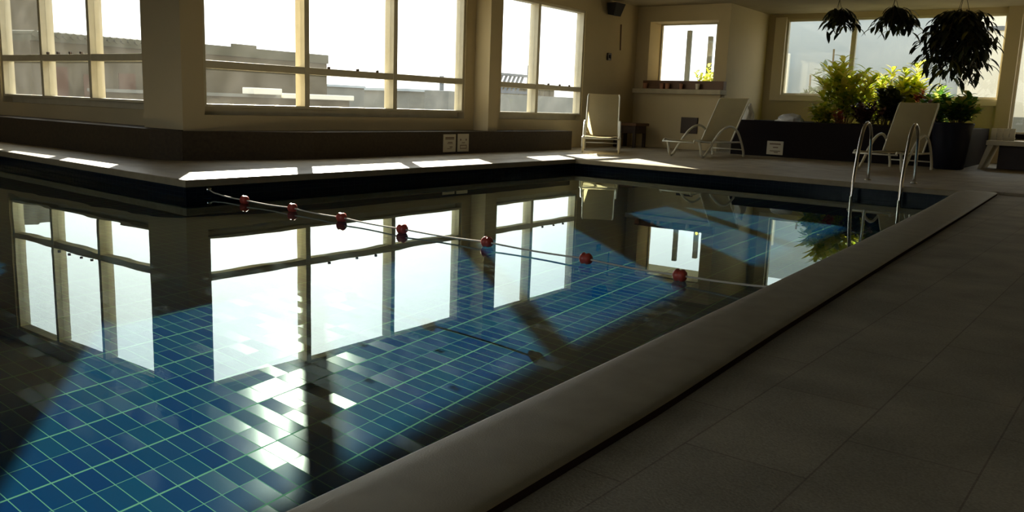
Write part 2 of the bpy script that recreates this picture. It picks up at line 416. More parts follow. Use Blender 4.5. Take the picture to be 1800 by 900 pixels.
# right hand coping: a rounded kerb following the slightly curved edge
def strip(inner, outer, prof, mt, name):
    """inner/outer: matched polylines; prof: list of (t, z), t 0 at the inner edge .. 1 at the outer"""
    b = MB(); rings = []
    for (xi, yi), (xo, yo) in zip(inner, outer):
        rings.append([b.bm.verts.new((xi + (xo - xi) * t, yi + (yo - yi) * t, z)) for t, z in prof])
    for A, B in zip(rings, rings[1:]):
        for j in range(len(prof) - 1): b.bm.faces.new((A[j], A[j + 1], B[j + 1], B[j]))
    b.bm.faces.new(rings[0]); b.bm.faces.new(rings[-1][::-1])
    return b.build(name, mt, smooth=False)
def lerp_poly(P, y):
    P = sorted(P, key=lambda q: q[1])
    for a, b in zip(P, P[1:]):
        if a[1] <= y <= b[1]:
            t = (y - a[1]) / max(1e-6, b[1] - a[1]); return a[0] + (b[0] - a[0]) * t
    return P[0][0] if y < P[0][1] else P[-1][0]
ys = [-3.0 + i * (11.3 + 3.0) / 58 for i in range(59)]
inn = [(lerp_poly(POOL[:8], y) - 0.02, y) for y in ys]; out = [(lerp_poly(OUTER, y), y) for y in ys]
prof = [(0.06, -0.05), (0.0, -0.04), (-0.015, -0.022), (0.0, -0.006), (0.05, 0.001), (0.2, 0.004), (0.8, 0.004), (0.93, 0.001), (0.985, -0.003), (1.0, -0.009)]
cr = strip(inn, out, prof, M['coping'], 'pool_coping')
for p in cr.data.polygons: p.use_smooth = True
gt = strip(inn, out, [(1.0, -0.009), (0.985, -0.014), (0.985, -0.08)], M['face_shade'], 'coping_shade_strip'); struct(gt, 'outer face of the coping under its lip, its shade painted as a dark strip')  # dark colour paints the shade below the outer lip
struct(cr, 'long rounded stone coping along the near right edge of the pool')
cp = [(0.12, -0.075), (0.0, -0.065), (0.0, -0.006), (0.02, 0.003), (0.95, 0.003), (1.0, 0.0)]
c1 = strip([(-7.12, 4.60), (-7.12, 11.53)], [(-7.45, 4.90), (-7.45, 11.85)], cp, M['coping'], 'pool_coping'); struct(c1, 'stone coping under the long row of windows')
c2 = strip([(-7.12, 11.47), (-1.56, 11.09)], [(-7.45, 11.85), (-1.23, 11.44)], cp, M['coping'], 'pool_coping'); struct(c2, 'stone coping along the far end of the pool')
c3 = strip([(-13.5, 5.03), (-7.12, 4.60)], [(-13.5, 5.35), (-7.45, 4.90)], cp, M['coping'], 'pool_coping'); struct(c3, 'stone coping in front of the left window')

# pool shell
b = MB()
ring0 = [b.bm.verts.new((x, y, -0.03)) for x, y in POOL]; ring1 = [b.bm.verts.new((x, y, -1.415)) for x, y in POOL]
for i in range(len(POOL)): b.bm.faces.new((ring0[i], ring0[(i + 1) % len(POOL)], ring1[(i + 1) % len(POOL)], ring1[i]))
pw = b.build('pool_wall', M['pool_wall']); struct(pw, 'navy tiled walls of the pool')
b = MB(); b.bm.faces.new([b.bm.verts.new((x, y, -1.415)) for x, y in POOL])
pf = b.build('pool_floor', M['pool_floor']); struct(pf, 'blue tiled pool floor with pale green joints')

# water: a finely divided, very slightly rippled surface that fills the pool outline
def in_poly(x, y, P):
    c = False; j = len(P) - 1
    for i in range(len(P)):
        xi, yi = P[i]; xj, yj = P[j]
        if (yi > y) != (yj > y) and x < (xj - xi) * (y - yi) / (yj - yi) + xi: c = not c
        j = i
    return c
def wave(x, y):
    near_left = 1.0 + 3.6 * math.exp(-((x + 6.5) ** 2 + (y - 3.6) ** 2) / 5.0)
    v = 0.00015 * noise.noise(Vector((x * 1.5 + y * 0.5, y * 1.9, 0.3))) * near_left
    v += 0.00005 * noise.noise(Vector((x * 4.1, y * 4.6 - x * 1.5, 4.7))) * near_left
    return v
b = MB(); st = 0.07; V_ = {}
nx = int(12.3 / st) + 2; ny = int(14.5 / st) + 2
def wv(i, j):
    if (i, j) not in V_:
        x = -13.5 + i * st; y = -3.0 + j * st
        V_[(i, j)] = b.bm.verts.new((x, y, -0.165 + wave(x, y)))
    return V_[(i, j)]
GROWN = [(-1.12, -3.05), (-1.14, 1.0), (-1.2, 3.5), (-1.3, 6.0), (-1.50, 11.3), (-7.15, 11.6), (-7.22, 4.70), (-13.6, 5.1), (-13.6, -3.05)]
for i in range(nx):
    for j in range(ny):
        if in_poly(-13.5 + (i + .5) * st, -3 + (j + .5) * st, GROWN):
            b.bm.faces.new((wv(i, j), wv(i + 1, j), wv(i + 1, j + 1), wv(i, j + 1)))
wt = b.build('pool_water', M['water'], smooth=True)
if wt.data.polygons[0].normal.z < 0: wt.data.flip_normals()
struct(wt, 'still clear pool water mirroring the bright windows')
for o_, a_ in ((wt, 'is_caustics_caster'), (pf, 'is_caustics_receiver'), (pw, 'is_caustics_receiver')):
    try: setattr(o_.cycles, a_, True)
    except Exception: pass

def wall_with_holes(name, axis, a0, a1, t0, t1, z0, z1, holes, mt, label):
    """axis 'y': wall runs along y (a), thickness in x (t); holes = (a0, a1, z0, z1)"""
    b = MB()
    def bx(p0, p1, q0, q1):
        if p1 - p0 < 1e-6 or q1 - q0 < 1e-6: return
        if axis == 'y': b.box(t0, t1, p0, p1, q0, q1)
        else: b.box(p0, p1, t0, t1, q0, q1)
    cur = a0
    for h0, h1, g0, g1 in sorted(holes):
        bx(cur, h0, z0, z1); bx(h0, h1, z0, g0); bx(h0, h1, g1, z1); cur = h1
    bx(cur, a1, z0, z1)
    return struct(b.build(name, mt), label)

W1 = (-14.62, -10.52, 0.66, 2.84); W2 = (6.30, 11.33, 0.65, 2.68); W3 = (12.32, 15.12, 0.65, 2.73)
wl = wall_with_holes('wall_left', 'y', 6.0, 17.33, -9.50, -9.30, -0.05, ZC, [(W2[0], W2[1], 0.55, W2[3]), (W3[0], W3[1], 0.55, W3[3])], M['wall'], 'cream wall with the long row of windows')
w1 = wall_with_holes('wall_corner', 'x', -15.6, -9.50, 6.25, 6.45, -0.05, ZC, [(W1[0], W1[1], 0.57, W1[3])], M['wall'], 'cream wall on the far left with a large window')
struct(MB().box(-10.14, -9.50, 6.0, 6.25, -0.05, ZC).build('wall_pillar', M['wall']), 'thick cream corner pillar between the far left window and the long window')
wf = MB()
wf.box(-9.5, -8.99, 17.33, 18.0, -0.05, ZC).box(-8.99, -7.40, 17.33, 18.0, -0.05, 1.46).box(-8.99, -7.40, 17.33, 18.0, 2.72, ZC).box(-7.40, -7.15, 17.33, 19.85, -0.05, ZC)
struct(wf.build('wall_bar', M['wall']), 'cream wall above the bar counter with a small window')
wall_with_holes('wall_far', 'x', -7.15, 4.5, 19.6, 19.85, -0.05, ZC, [(-6.73, -2.35, 1.27, 2.93), (-2.10, -0.45, 0.60, 2.93)], M['wall'], 'far wall with the wide window behind the plants')
struct(MB().box(4.5, 4.7, -4, 19.85, -0.06, ZC).build('wall_right', M['wall']))
wall_with_holes('wall_back', 'x', -15.6, 4.7, -4.2, -4, -0.06, ZC, [(-10.2, -7.5, 0.7, 2.75), (-6.5, 0.8, 0.7, 2.75)], M['wall'], 'cream wall behind the viewer with two broad windows')
struct(MB().box(-15.8, -15.6, -4.2, 6.45, -0.06, ZC).build('wall_end', M['wall']))
struct(MB().box(-15.8, 4.7, -4.2, 6.45, ZC, ZC + 0.2).box(-9.5, 4.7, 6.45, 19.85, ZC, ZC + 0.2).build('ceiling', M['ceiling']), 'plain plaster ceiling')
# pilaster between the two windows of the long wall
struct(MB().box(-9.30, -8.98, 11.58, 11.84, 0, ZC).build('wall_pilaster', M['wall']), 'cream pilaster between the long window and the narrower one')
# sloping outer sills
def sill(name, axis, a0, a1, t_in, t_out, z_in, z_out):
    b = MB()
    P = [(t_in, z_in), (t_out, z_out), (t_out, z_out - 0.05), (t_in, z_out - 0.05)]
    def v(t, a, z): return (t, a, z) if axis == 'y' else (a, t, z)
    A = [b.bm.verts.new(v(t, a0, z)) for t, z in P]; B = [b.bm.verts.new(v(t, a1, z)) for t, z in P]
    b.bm.faces.new(A); b.bm.faces.new(B[::-1])
    for i in range(4): b.bm.faces.new((A[i], A[(i + 1) % 4], B[(i + 1) % 4], B[i]))
    return b.build(name, M['frame'])

def window(nm, axis, a0, a1, z0, z1, tf, td, mull, rails, label, fw=0.05, mw=0.075, glass='glass', latches=(), depth=0.11, sill_t=None, rail_h=0.095):
    """tf: room-side plane of the frame, td: +1/-1 direction to outdoors"""
    mid = (a0 + a1) / 2
    W = empty(nm, (tf, mid, z0) if axis == 'y' else (mid, tf, z0)); struct(W, label)
    def bx(p0, p1, q0, q1, s0, s1, b=None, bev=0.004):
        b = b or MB(); u0, u1 = sorted((tf + td * s0, tf + td * s1))
        if axis == 'y': b.box(u0, u1, p0, p1, q0, q1, bev)
        else: b.box(p0, p1, u0, u1, q0, q1, bev)
        return b
    b = bx(a0, a0 + fw, z0, z1, 0, depth); bx(a1 - fw, a1, z0, z1, 0, depth, b); bx(a0 + fw, a1 - fw, z0, z0 + fw * .7, 0, depth, b); bx(a0 + fw, a1 - fw, z1 - fw, z1, 0, depth, b)
    b.build('window_frame', M['frame'], W)
    for q in mull: bx(q - mw / 2, q + mw / 2, z0 + fw * .7, z1 - fw, -0.005, depth + 0.02).build('mullion', M['frame'], W)
    edges = [a0 + fw] + sum([[q - mw / 2, q + mw / 2] for q in mull], []) + [a1 - fw]
    for k in range(0, len(edges), 2):
        for r in rails: bx(edges[k], edges[k + 1], r, r + rail_h, 0.0, depth * 0.75).build('rail', M['frame'], W)
        lo = z0 + fw * .7
        for r in list(rails) + [None]:
            hi = r if r is not None else z1 - fw
            bx(edges[k], edges[k + 1], lo, hi, depth * .45, depth * .45 + 0.006, bev=0).build('glass_pane', M[glass], W)
            lo = hi + rail_h
    for (a, z) in latches:
        u = tf - td * 0.025
        g = MB()
        c = (u, a, z) if axis == 'y' else (a, u, z)
        g.box(c[0] - .016, c[0] + .016, c[1] - .018, c[1] + .018, z - 0.006, z + 0.028, .004)
        g.build('latch', M['dark_wood'], W)
    return W
LZ = 1.215
window('window_1', 'x', W1[0], W1[1], W1[2], W1[3], 6.25 + 0.03, +1, [-13.31, -11.93], [1.20], 'far left window of three tall lights', latches=[(-13.05, 1.30), (-12.75, 1.30), (-12.4, 1.30), (-12.1, 1.30)], mw=0.07, depth=0.17)
sill('trim_2', 'x', W1[0], W1[1], 6.41, 6.49, 0.66, 0.57)['kind'] = 'structure'
window('window_2', 'y', W2[0], W2[1], W2[2], W2[3], -9.3 - 0.02, -1, [7.93, 9.66], [1.12], 'long three-light window over the pool', latches=[(8.3, LZ), (8.85, LZ), (9.25, LZ)], mw=0.085, depth=0.17)
sill('trim_3', 'y', W2[0], W2[1], -9.45, -9.54, 0.65, 0.56)['kind'] = 'structure'
window('window_3', 'y', W3[0], W3[1], W3[2], W3[3], -9.3 - 0.02, -1, [13.50], [1.12], 'narrow two-light window beside the corner', latches=[(13.85, LZ), (14.25, LZ), (14.6, LZ)], mw=0.085, depth=0.17)
sill('trim_4', 'y', W3[0], W3[1], -9.45, -9.54, 0.65, 0.56)['kind'] = 'structure'
window('window_4', 'x', -8.99, -7.40, 1.46, 2.72, 17.87, +1, [-7.64], [], 'small bright window above the bar counter', fw=0.03, mw=0.05, glass='glass_clean', depth=0.05)
W5 = window('window_5', 'x', -6.73, -2.35, 1.27, 2.93, 19.62, +1, [-5.25], [], 'wide window behind the planter of shrubs', fw=0.045, mw=0.10, glass='glass_clean', depth=0.07)
# broad flat surround of the wide window
tr_ = MB().box(-6.98, -6.73, 19.55, 19.60, 1.13, 2.98, .006).box(-6.73, -2.35, 19.55, 19.60, 1.13, 1.27, .006).build('trim_5', M['trim_cream'])
struct(tr_, 'flat cream surround of the wide window')
D1 = window('door_1', 'x', -2.10, -0.45, 0.60, 2.93, 19.64, +1, [-1.25], [], 'glazed door at the right edge beyond the bench', fw=0.05, mw=0.07, glass='glass_clean', depth=0.07)
struct(MB().box(-2.35, -0.3, 19.40, 19.60, 0.50, 0.60, .008).build('trim_6', M['granite2']), 'dark threshold under the glazed door')
struct(MB().box(-2.35, -2.10, 19.50, 19.60, 0.0, ZC).build('wall_post', M['wall']), 'post between the wide window and the glazed door')

window('window_6', 'x', -10.2, -7.5, 0.7, 2.75, -4.03, -1, [-8.85], [], 'window in the wall behind the viewer', glass='glass_clean')
window('window_7', 'x', -6.5, 0.8, 0.7, 2.75, -4.03, -1, [-4.1, -1.7], [], 'broad window in the wall behind the viewer', glass='glass_clean')
# granite ledge running under the windows, with a lit top
BX, BY, BZ = -8.80, 5.36, 0.355
ld = MB()
ld.prism([(-9.30, 5.93), (-9.25, 5.95), (-8.80, 7.6), (-8.80, 14.0), (-9.30, 14.0)], 0, BZ)
struct(ld.build('baseboard_left', M['granite']), 'low dark granite ledge under the row of windows')
ld = MB(); ld.prism([(-15.6, 5.75), (-9.62, 5.75), (-9.30, 5.93), (-9.30, 6.0), (-10.14, 6.0), (-10.14, 6.25), (-15.6, 6.25)], 0, BZ + 0.01)
struct(ld.build('baseboard_corner', M['granite']), 'low dark granite ledge under the far left window')
# ------------------------------------------------------------------ outdoors
def ext(name, label, cat, loc):
    return tag(empty(name, loc), label, cat)
g = MB(); g.box(-400, 200, 24.5, 600, -8.2, -8.0); g.box(-400, -15.5, -200, 24.5, -8.2, -8.0)
tag(g.build('ground', M['ground']), kind='structure')
# long low building, corrugated roof edge
B1 = ext('neighbour_building', 'long brown building with a corrugated roof seen through the left windows', 'building', (-30, 19, -8))
MB().box(-34, -28, 12.9, 24.9, -8, 2.25).build('wall', M['ext_brown'], B1)
rb = MB(); rb.box(-34.2, -27.9, 12.9, 24.9, 2.25, 2.42)
yy = 13.0
while yy < 18.2:
    rb.tube([(-27.85, yy, 2.46), (-34.1, yy, 2.62)], 0.10, 8); yy += 0.24
rb.box(-34.2, -27.9, 18.3, 24.9, 2.42, 2.60)
rb.build('roof', M['ext_roof'], B1)
MB().box(-28.05, -27.95, 20.2, 21.3, 2.6, 2.72).build('ridge_cap', M['ext_roof'], B1)
for (y0, y1, z0, z1) in ((13.2, 14.0, -0.6, 1.5), (14.5, 15.2, -0.6, 1.3), (15.7, 16.3, 0.3, 1.4)):
    MB().box(-28.06, -27.98, y0, y1, z0, z1).build('door_panel', M['ext_red'], B1)
B0 = ext('neighbour_tower', 'tall brown house wall filling the leftmost window light', 'building', (-92, 35, -8))
MB().box(-99, -90, 20, 43.2, -8, 12.4).build('wall', M['ext_brown'], B0)
MB().box(-90.3, -89.8, 37, 42.2, -5.0, 4.6).build('lower_wall', M['ext_red'], B0)
# terraces and roofs around eye level, seen through the long window
T1 = ext('terrace_house', 'low terrace house with a pale wall and bright parapet seen through the middle window light', 'building', (-26, 24, -8))
MB().box(-27.5, -23, 14.5, 21.5, -8, 0.76).build('wall', M['ext_brown'], T1)
MB().box(-27.6, -22.9, 14.4, 18.4, 0.76, 0.86).build('parapet', M['ext_grey'], T1)
MB().box(-23.2, -22.6, 17.1, 18.2, 0.86, 1.06, .02).build('water_tank', M['ext_warmwhite'], T1)
MB().box(-23.4, -22.8, 18.4, 21.55, 0.76, 0.93, .02).build('white_coping', M['ext_warmwhite'], T1)
T2 = ext('flat_roof_house', 'small grey flat-roofed house seen in the right light of the long window', 'building', (-30, 33, -8))
MB().box(-34, -29, 31.0, 34.0, -8, 1.3).build('wall', M['ext_grey'], T2)
MB().box(-34.2, -28.8, 30.8, 34.2, 1.3, 1.42).build('roof', M['ext_white'], T2)
MB().tube([(-30, 34.6, 0.6), (-30, 34.6, 2.2)], 0.12, 8).build('chimney', M['ext_dark'], T2)
MB().box(-30.5, -29.5, 34.2, 35.1, -8, 1.4).build('stair_tower', M['ext_grey'], T2)
T3 = ext('white_parapet_house', 'white rendered house beyond the right light of the long window', 'building', (-40, 46, -8))
MB().box(-42, -38, 36, 52, -8, 0.9).build('wall', M['ext_white'], T3)
MB().box(-38.2, -37.8, 44.5, 46.5, -1, 0.4).build('shutter', M['ext_grey'], T3)
T5 = ext('brown_shed', 'short brown wall standing just behind the long brown building', 'building', (-31, 26.4, -8))
MB().box(-33, -30, 25.2, 29.0, -8, 1.35).build('wall', M['ext_grey'], T5)
MB().box(-33, -29.9, 25.2, 29.0, 1.35, 1.45).build('roof', M['ext_white'], T5)
# pergola roof with slats beyond the narrow window
T4 = ext('slatted_canopy', 'slatted dark canopy roof over a pale parapet beyond the narrow window', 'canopy', (-26, 36, -8))
MB().box(-27.5, -26, 30.5, 48.0, -8, 1.35).build('parapet_wall', M['ext_grey'], T4)
for k in range(9):
    y = 33.4 + k * 0.36
    MB().tube([(-26.3, y, 1.5), (-26.3, y + 0.55, 2.35)], 0.07, 6).build('slat', M['ext_dark'], T4)
MB().box(-26.6, -26.2, 33.2, 37.3, 1.40, 1.55).box(-26.6, -26.2, 33.8, 37.4, 2.28, 2.40).build('beam', M['ext_dark'], T4)
MB().tube([(-26.3, 37.3, 1.4), (-26.3, 37.3, 2.9)], 0.09, 8).build('post', M['ext_dark'], T4)
T6 = ext('ridge_roof', 'broken little roof with rubble beside the slatted canopy', 'building', (-30, 42, -8))
b = MB()
random.seed(4)
for k in range(9):
    y = 40.5 + k * 0.55; b.box(-30.6, -30, y, y + 0.5, 1.3, 1.75 + random.random() * 0.45)
b.build('roof', M['ext_brown'], T6)
# terrace wall behind the wide window
TW = ext('terrace_wall', 'tall pale terrace wall close behind the wide window', 'wall', (-5, 23.6, -0.1))
MB().box(-8.75, -3.7, 23.5, 23.75, -0.3, 3.42).build('wall', M['ext_white'], TW)
MB().box(-3.7, 3.5, 23.4, 23.75, -0.3, 3.42).build('cream_wall', M['ext_warmwhite'], TW)
MB().box(-3.3, 3.5, 23.36, 23.42, 2.95, 3.05).build('dark_band', M['ext_dark'], TW)
MB().box(-8.75, 3.6, 23.3, 23.8, -0.4, 0.95).build('lower_band', M['ext_grey'], TW)
tag(MB().box(-8.02, -7.72, 22.9, 23.0, -0.3, 2.42, .02).build('screen_panel', M['white_paint']), 'upright white screen panel outside at the left of the wide window', 'panel')
struct(MB().box(-16, 6, 19.85, 24.4, -0.35, -0.3).build('terrace_floor', M['ext_grey']))
for i, (x, zt, lb) in enumerate(((-9.74, 2.88, 'taller slim post outside the small window'), (-9.15, 2.72, 'shorter slim post outside the small window, nearer its right side'))):
    tag(MB().box(x - .055, x + .055, 20.95, 21.06, -0.3, zt, .008).build('terrace_post', M['ext_grey']), lb, 'post', 'slim posts on the terrace')

struct(MB().prism([(-10.75, 18.0), (-7.35, 18.0), (-7.35, 21.3), (-12.75, 21.3)], 3.12, 3.22).build('sun_block_slab', M['ext_warmwhite']), 'unseen flat slab added outside the small window to block the sun')  # added out of view to keep sun from entering the small window
# ------------------------------------------------------------------ plants
def leaf(bm, lay, base, d, length, width, droop, seed_val):
    """one curved blade of 6 quads with a fold along its middle"""
    d = d.normalized(); side = d.cross(Vector((0, 0, 1)))
    if side.length < 1e-3: side = Vector((1, 0, 0))
    side.normalize(); p = base.copy(); prev = None; n_ = 4
    for i in range(n_ + 1):
        t = i / n_
        w = width * (0.12 + math.sin(PI * min(1, t * 0.94 + 0.05)) ** 0.8) * 0.5
        dd = (d + Vector((0, 0, -droop * t * 1.6))).normalized()
        nrm = side.cross(dd)
        a = bm.verts.new(p - side * w + nrm * w * 0.25); c = bm.verts.new(p); b_ = bm.verts.new(p + side * w + nrm * w * 0.25)
        if prev:
            for q in ((prev[0], prev[1], c, a), (prev[1], prev[2], b_, c)):
                f = bm.faces.new(q)
                for l in f.loops: l[lay] = (seed_val, seed_val, seed_val, 1)
        prev = (a, c, b_); p = p + dd * (length / n_)

def finish_leaves(b, name, m_, parent, loc):
    me = bpy.data.meshes.new(name); b.to_mesh(me); b.free(); me.materials.append(m_)
    for p in me.polygons: p.use_smooth = True
    o = bpy.data.objects.new(name, me); C.collection.objects.link(o); o.parent = parent
    return o

def shrub(loc, height, spread, n_st, per, lw, lm, label, name='shrub', seed=0, droop=0.5, pot=False, group=None, z_low=0.15, stiff=1.0, parent_cat='plant'):
    rnd = random.Random(seed)
    T = empty(name, loc, world=False); tag(T, label, parent_cat, group)
    sb = MB(); bm = bmesh.new(); lay = bm.loops.layers.color.new('leaf')
    for s in range(n_st):
        a = rnd.uniform(0, 2 * PI); r = spread * math.sqrt(rnd.random()); h = height * rnd.uniform(0.45, 1.0) * (1 - 0.3 * (r / spread) ** 2)
        base = Vector((math.cos(a) * r * 0.25, math.sin(a) * r * 0.18, 0)); tip = Vector((math.cos(a) * r, math.sin(a) * r * 0.55, h))
        pts = [base.lerp(tip, t) + Vector((0, 0, 0.12 * h * math.sin(PI * t))) for t in (0, .25, .5, .75, 1)]
        sb.tube(pts, [0.010, 0.008, 0.007, 0.006, 0.004], 5)
        for k in range(per):
            t = z_low + (1 - z_low) * (k + rnd.random()) / per
            i = min(3, int(t * 4)); p = pts[i].lerp(pts[i + 1], t * 4 - i)
            an = k * 2.4 + rnd.uniform(-.5, .5)
            d = Vector((math.cos(an), math.sin(an), 0.35 * stiff + 0.7 * t))
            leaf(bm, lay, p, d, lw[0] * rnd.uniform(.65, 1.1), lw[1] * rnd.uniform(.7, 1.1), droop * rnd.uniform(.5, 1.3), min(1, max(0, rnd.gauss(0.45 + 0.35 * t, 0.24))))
    sb.build('stems', M['stem'], T)
    finish_leaves(bm, 'foliage', lm, T, loc)
    return T

PZ = 0.645      # soil level of the long planter
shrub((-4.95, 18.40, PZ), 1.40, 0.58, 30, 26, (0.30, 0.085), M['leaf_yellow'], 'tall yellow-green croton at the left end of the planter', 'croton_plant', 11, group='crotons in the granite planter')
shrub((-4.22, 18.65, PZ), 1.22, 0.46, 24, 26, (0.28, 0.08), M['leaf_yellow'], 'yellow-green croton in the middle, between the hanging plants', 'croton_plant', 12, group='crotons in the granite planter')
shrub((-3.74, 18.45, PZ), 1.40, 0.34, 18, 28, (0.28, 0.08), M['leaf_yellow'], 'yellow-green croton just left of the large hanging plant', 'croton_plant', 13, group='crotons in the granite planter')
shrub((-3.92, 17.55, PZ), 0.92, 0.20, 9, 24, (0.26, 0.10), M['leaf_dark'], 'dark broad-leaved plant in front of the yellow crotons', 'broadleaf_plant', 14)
shrub((-5.02, 17.05, PZ - .02), 0.42, 0.30, 16, 20, (0.19, 0.065), M['leaf_yellow'], 'low yellow spreading plant at the left end of the planter', 'spreading_plant', 15, droop=0.9)
shrub((-4.12, 16.85, PZ - .02), 0.52, 0.34, 22, 24, (0.15, 0.055), M['leaf_maroon'], 'low bushy maroon plant in the middle of the planter', 'maroon_plant', 16, droop=0.7)
shrub((-4.58, 16.68, PZ - .02), 0.36, 0.14, 6, 14, (0.12, 0.05), M['leaf_red'], 'small reddish plant between the yellow and maroon ones', 'reddish_plant', 26, droop=0.7)
shrub((-3.36, 17.75, PZ), 0.80, 0.15, 9, 22, (0.16, 0.06), M['leaf_red'], 'upright orange-red bromeliad below the large hanging plant', 'bromeliad', 17)
shrub((-3.06, 17.20, PZ), 0.66, 0.24, 16, 26, (0.22, 0.08), M['leaf_green'], 'bright green plant right of the orange-red bromeliad', 'green_plant', 18)
shrub((-3.22, 18.60, PZ), 0.90, 0.24, 14, 26, (0.22, 0.08), M['leaf_green'], 'taller green plant at the back right corner of the planter', 'green_plant', 21)
shrub((-2.47, 16.02, 0.745), 0.56, 0.36, 20, 24, (0.20, 0.07), M['leaf_green'], 'green and yellow croton in the blue pot', 'croton_plant', 19, droop=0.6)
shrub((-3.10, 16.72, PZ), 0.50, 0.22, 12, 20, (0.16, 0.06), M['leaf_maroon'], 'dark maroon foliage at the right end of the planter beside the blue pot', 'maroon_plant', 20, droop=0.9)

def hanging(loc, drop, spread, n_str, per, lw, lm, label, seed, zc=ZC, pr=0.13):
    rnd = random.Random(seed)
    T = empty('hanging_plant', loc, world=False); tag(T, label, 'plant', 'hanging plants in front of the wide window')
    pt = MB(); pt.lathe([(pr * .6, -0.16), (pr * .95, -0.10), (pr, 0.0), (pr * 1.05, 0.02), (pr * .9, 0.015)], seg=14)
    pt.build('pot', M['dark_wood'], T, smooth=True)
    wr = MB(); h = zc - loc[2]
    for k in range(3):
        a = k * 2.1; wr.tube([(pr * math.cos(a), pr * math.sin(a), 0.0), (0, 0, h - 0.0)], 0.004, 4)
    wr.build('hanger', M['black'], T)
    bm = bmesh.new(); lay = bm.loops.layers.color.new('leaf'); sb = MB()
    for s in range(n_str):
        a = rnd.uniform(0, 2 * PI); r = spread * rnd.uniform(.25, 1); dr = drop * rnd.uniform(.35, 1) * (1.15 - 0.5 * r / spread)
        upk = rnd.uniform(.05, .42) * min(1, h * 1.5)
        P = [Vector((math.cos(a) * r * q, math.sin(a) * r * q * .8, upk * math.sin(PI * min(1, q * 1.1)) - dr * q ** 2.2)) for q in (0, .2, .4, .6, .8, 1)]
        sb.tube(P, 0.004, 4)
        for k in range(per):
            t = (k + rnd.random()) / per * 4.999; i = int(t); p = P[i].lerp(P[i + 1], t - i)
            an = rnd.uniform(0, 2 * PI); d = Vector((math.cos(an) * .8 + math.cos(a) * .5, math.sin(an) * .8 + math.sin(a) * .4, -0.35))
            leaf(bm, lay, p, d, lw[0] * rnd.uniform(.6, 1.1), lw[1] * rnd.uniform(.7, 1.1), 0.9, min(1, max(0, rnd.gauss(.35, .25))))
    sb.build('trailing_stems', M['stem'], T)
    finish_leaves(bm, 'foliage', lm, T, loc)
    return T
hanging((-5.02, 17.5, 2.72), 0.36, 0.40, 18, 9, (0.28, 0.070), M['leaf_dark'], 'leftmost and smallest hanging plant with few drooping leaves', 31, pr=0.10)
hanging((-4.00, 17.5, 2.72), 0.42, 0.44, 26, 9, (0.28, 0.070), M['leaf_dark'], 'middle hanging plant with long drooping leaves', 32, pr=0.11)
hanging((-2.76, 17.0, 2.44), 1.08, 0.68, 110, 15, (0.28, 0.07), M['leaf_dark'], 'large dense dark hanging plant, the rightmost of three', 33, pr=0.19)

# plants outside
for (x, y, h, sp, sd_, lb) in ((-6.35, 22.0, 2.75, 0.20, 41, 'taller sapling outside the left half of the wide window'), (-7.05, 22.6, 2.15, 0.18, 42, 'shorter leaning sapling outside, left of the taller one')):
    rnd = random.Random(sd_)
    T = tag(empty('sapling', (x, y, -0.3), world=False), lb, 'tree', 'saplings on the terrace')
    MB().tube([(0, 0, 0), (0.05, 0, h * .5), (0.02, 0, h)], 0.022, 6).tube([(0.03, 0, h * .45), (-0.2, 0, h * .75)], 0.014, 5).build('trunk', M['stem'], T)
    bm = bmesh.new(); lay = bm.loops.layers.color.new('leaf')
    for cl in range(5):
        c = Vector((rnd.uniform(-sp, sp), rnd.uniform(-.1, .1), h * rnd.uniform(.6, 1.0)))
        for k in range(22):
            d = Vector((rnd.gauss(0, 1), rnd.gauss(0, 1), rnd.gauss(0, .6)))
            leaf(bm, lay, c + d * .06, d, 0.24, 0.10, .3, rnd.random() * .5)
    finish_leaves(bm, 'foliage', M['leaf_pale'], T, None)
shrub((-9.02, 20.6, 0.97), 1.05, 0.36, 20, 20, (0.20, 0.07), M['leaf_yellow'], 'yellow-green shrub outside the small window', 'terrace_shrub', 43)
tag(MB().box(-9.5, -8.4, 20.3, 20.9, -0.3, 0.97, .02).build('terrace_planter', M['ext_white']), 'raised white planter outside the small window', 'planter')

# ------------------------------------------------------------------ furniture and objects
# long granite planter
PL = tag(empty('granite_planter', (-4.4, 17.1, 0)), 'long dark granite planter box holding the shrubs', 'planter')
b = MB(); b.box(-6.55, -2.40, 16.40, 16.50, 0, .685, .006).box(-6.55, -2.40, 19.30, 19.40, 0, .685, .006).box(-6.55, -6.45, 16.5, 19.30, 0, .685, .006).box(-5.36, -5.26, 16.5, 19.30, 0.0, .685).box(-2.50, -2.40, 16.5, 19.30, 0, .685, .006)
b.build('box', M['granite2'], PL)
MB().box(-5.26, -2.50, 16.5, 19.30, 0.05, .64).build('soil', M['soil'], PL)
MB().box(-6.45, -5.36, 16.5, 19.30, 0.05, .675).build('ledge_top', M['granite'], PL)
# blue pot
PT = tag(empty('blue_pot', (-2.53, 16.02, 0)), 'big dark blue tapered pot at the right end of the planter', 'pot')
b = MB(); b.lathe([(0.20, 0), (0.24, 0.02), (0.28, 0.4), (0.31, 0.70), (0.325, 0.75), (0.325, 0.78), (0.295, 0.78), (0.285, 0.74)], (-2.53, 16.02, 0), 28)
b.build('pot_body', M['blue_pot'], PT, smooth=True)
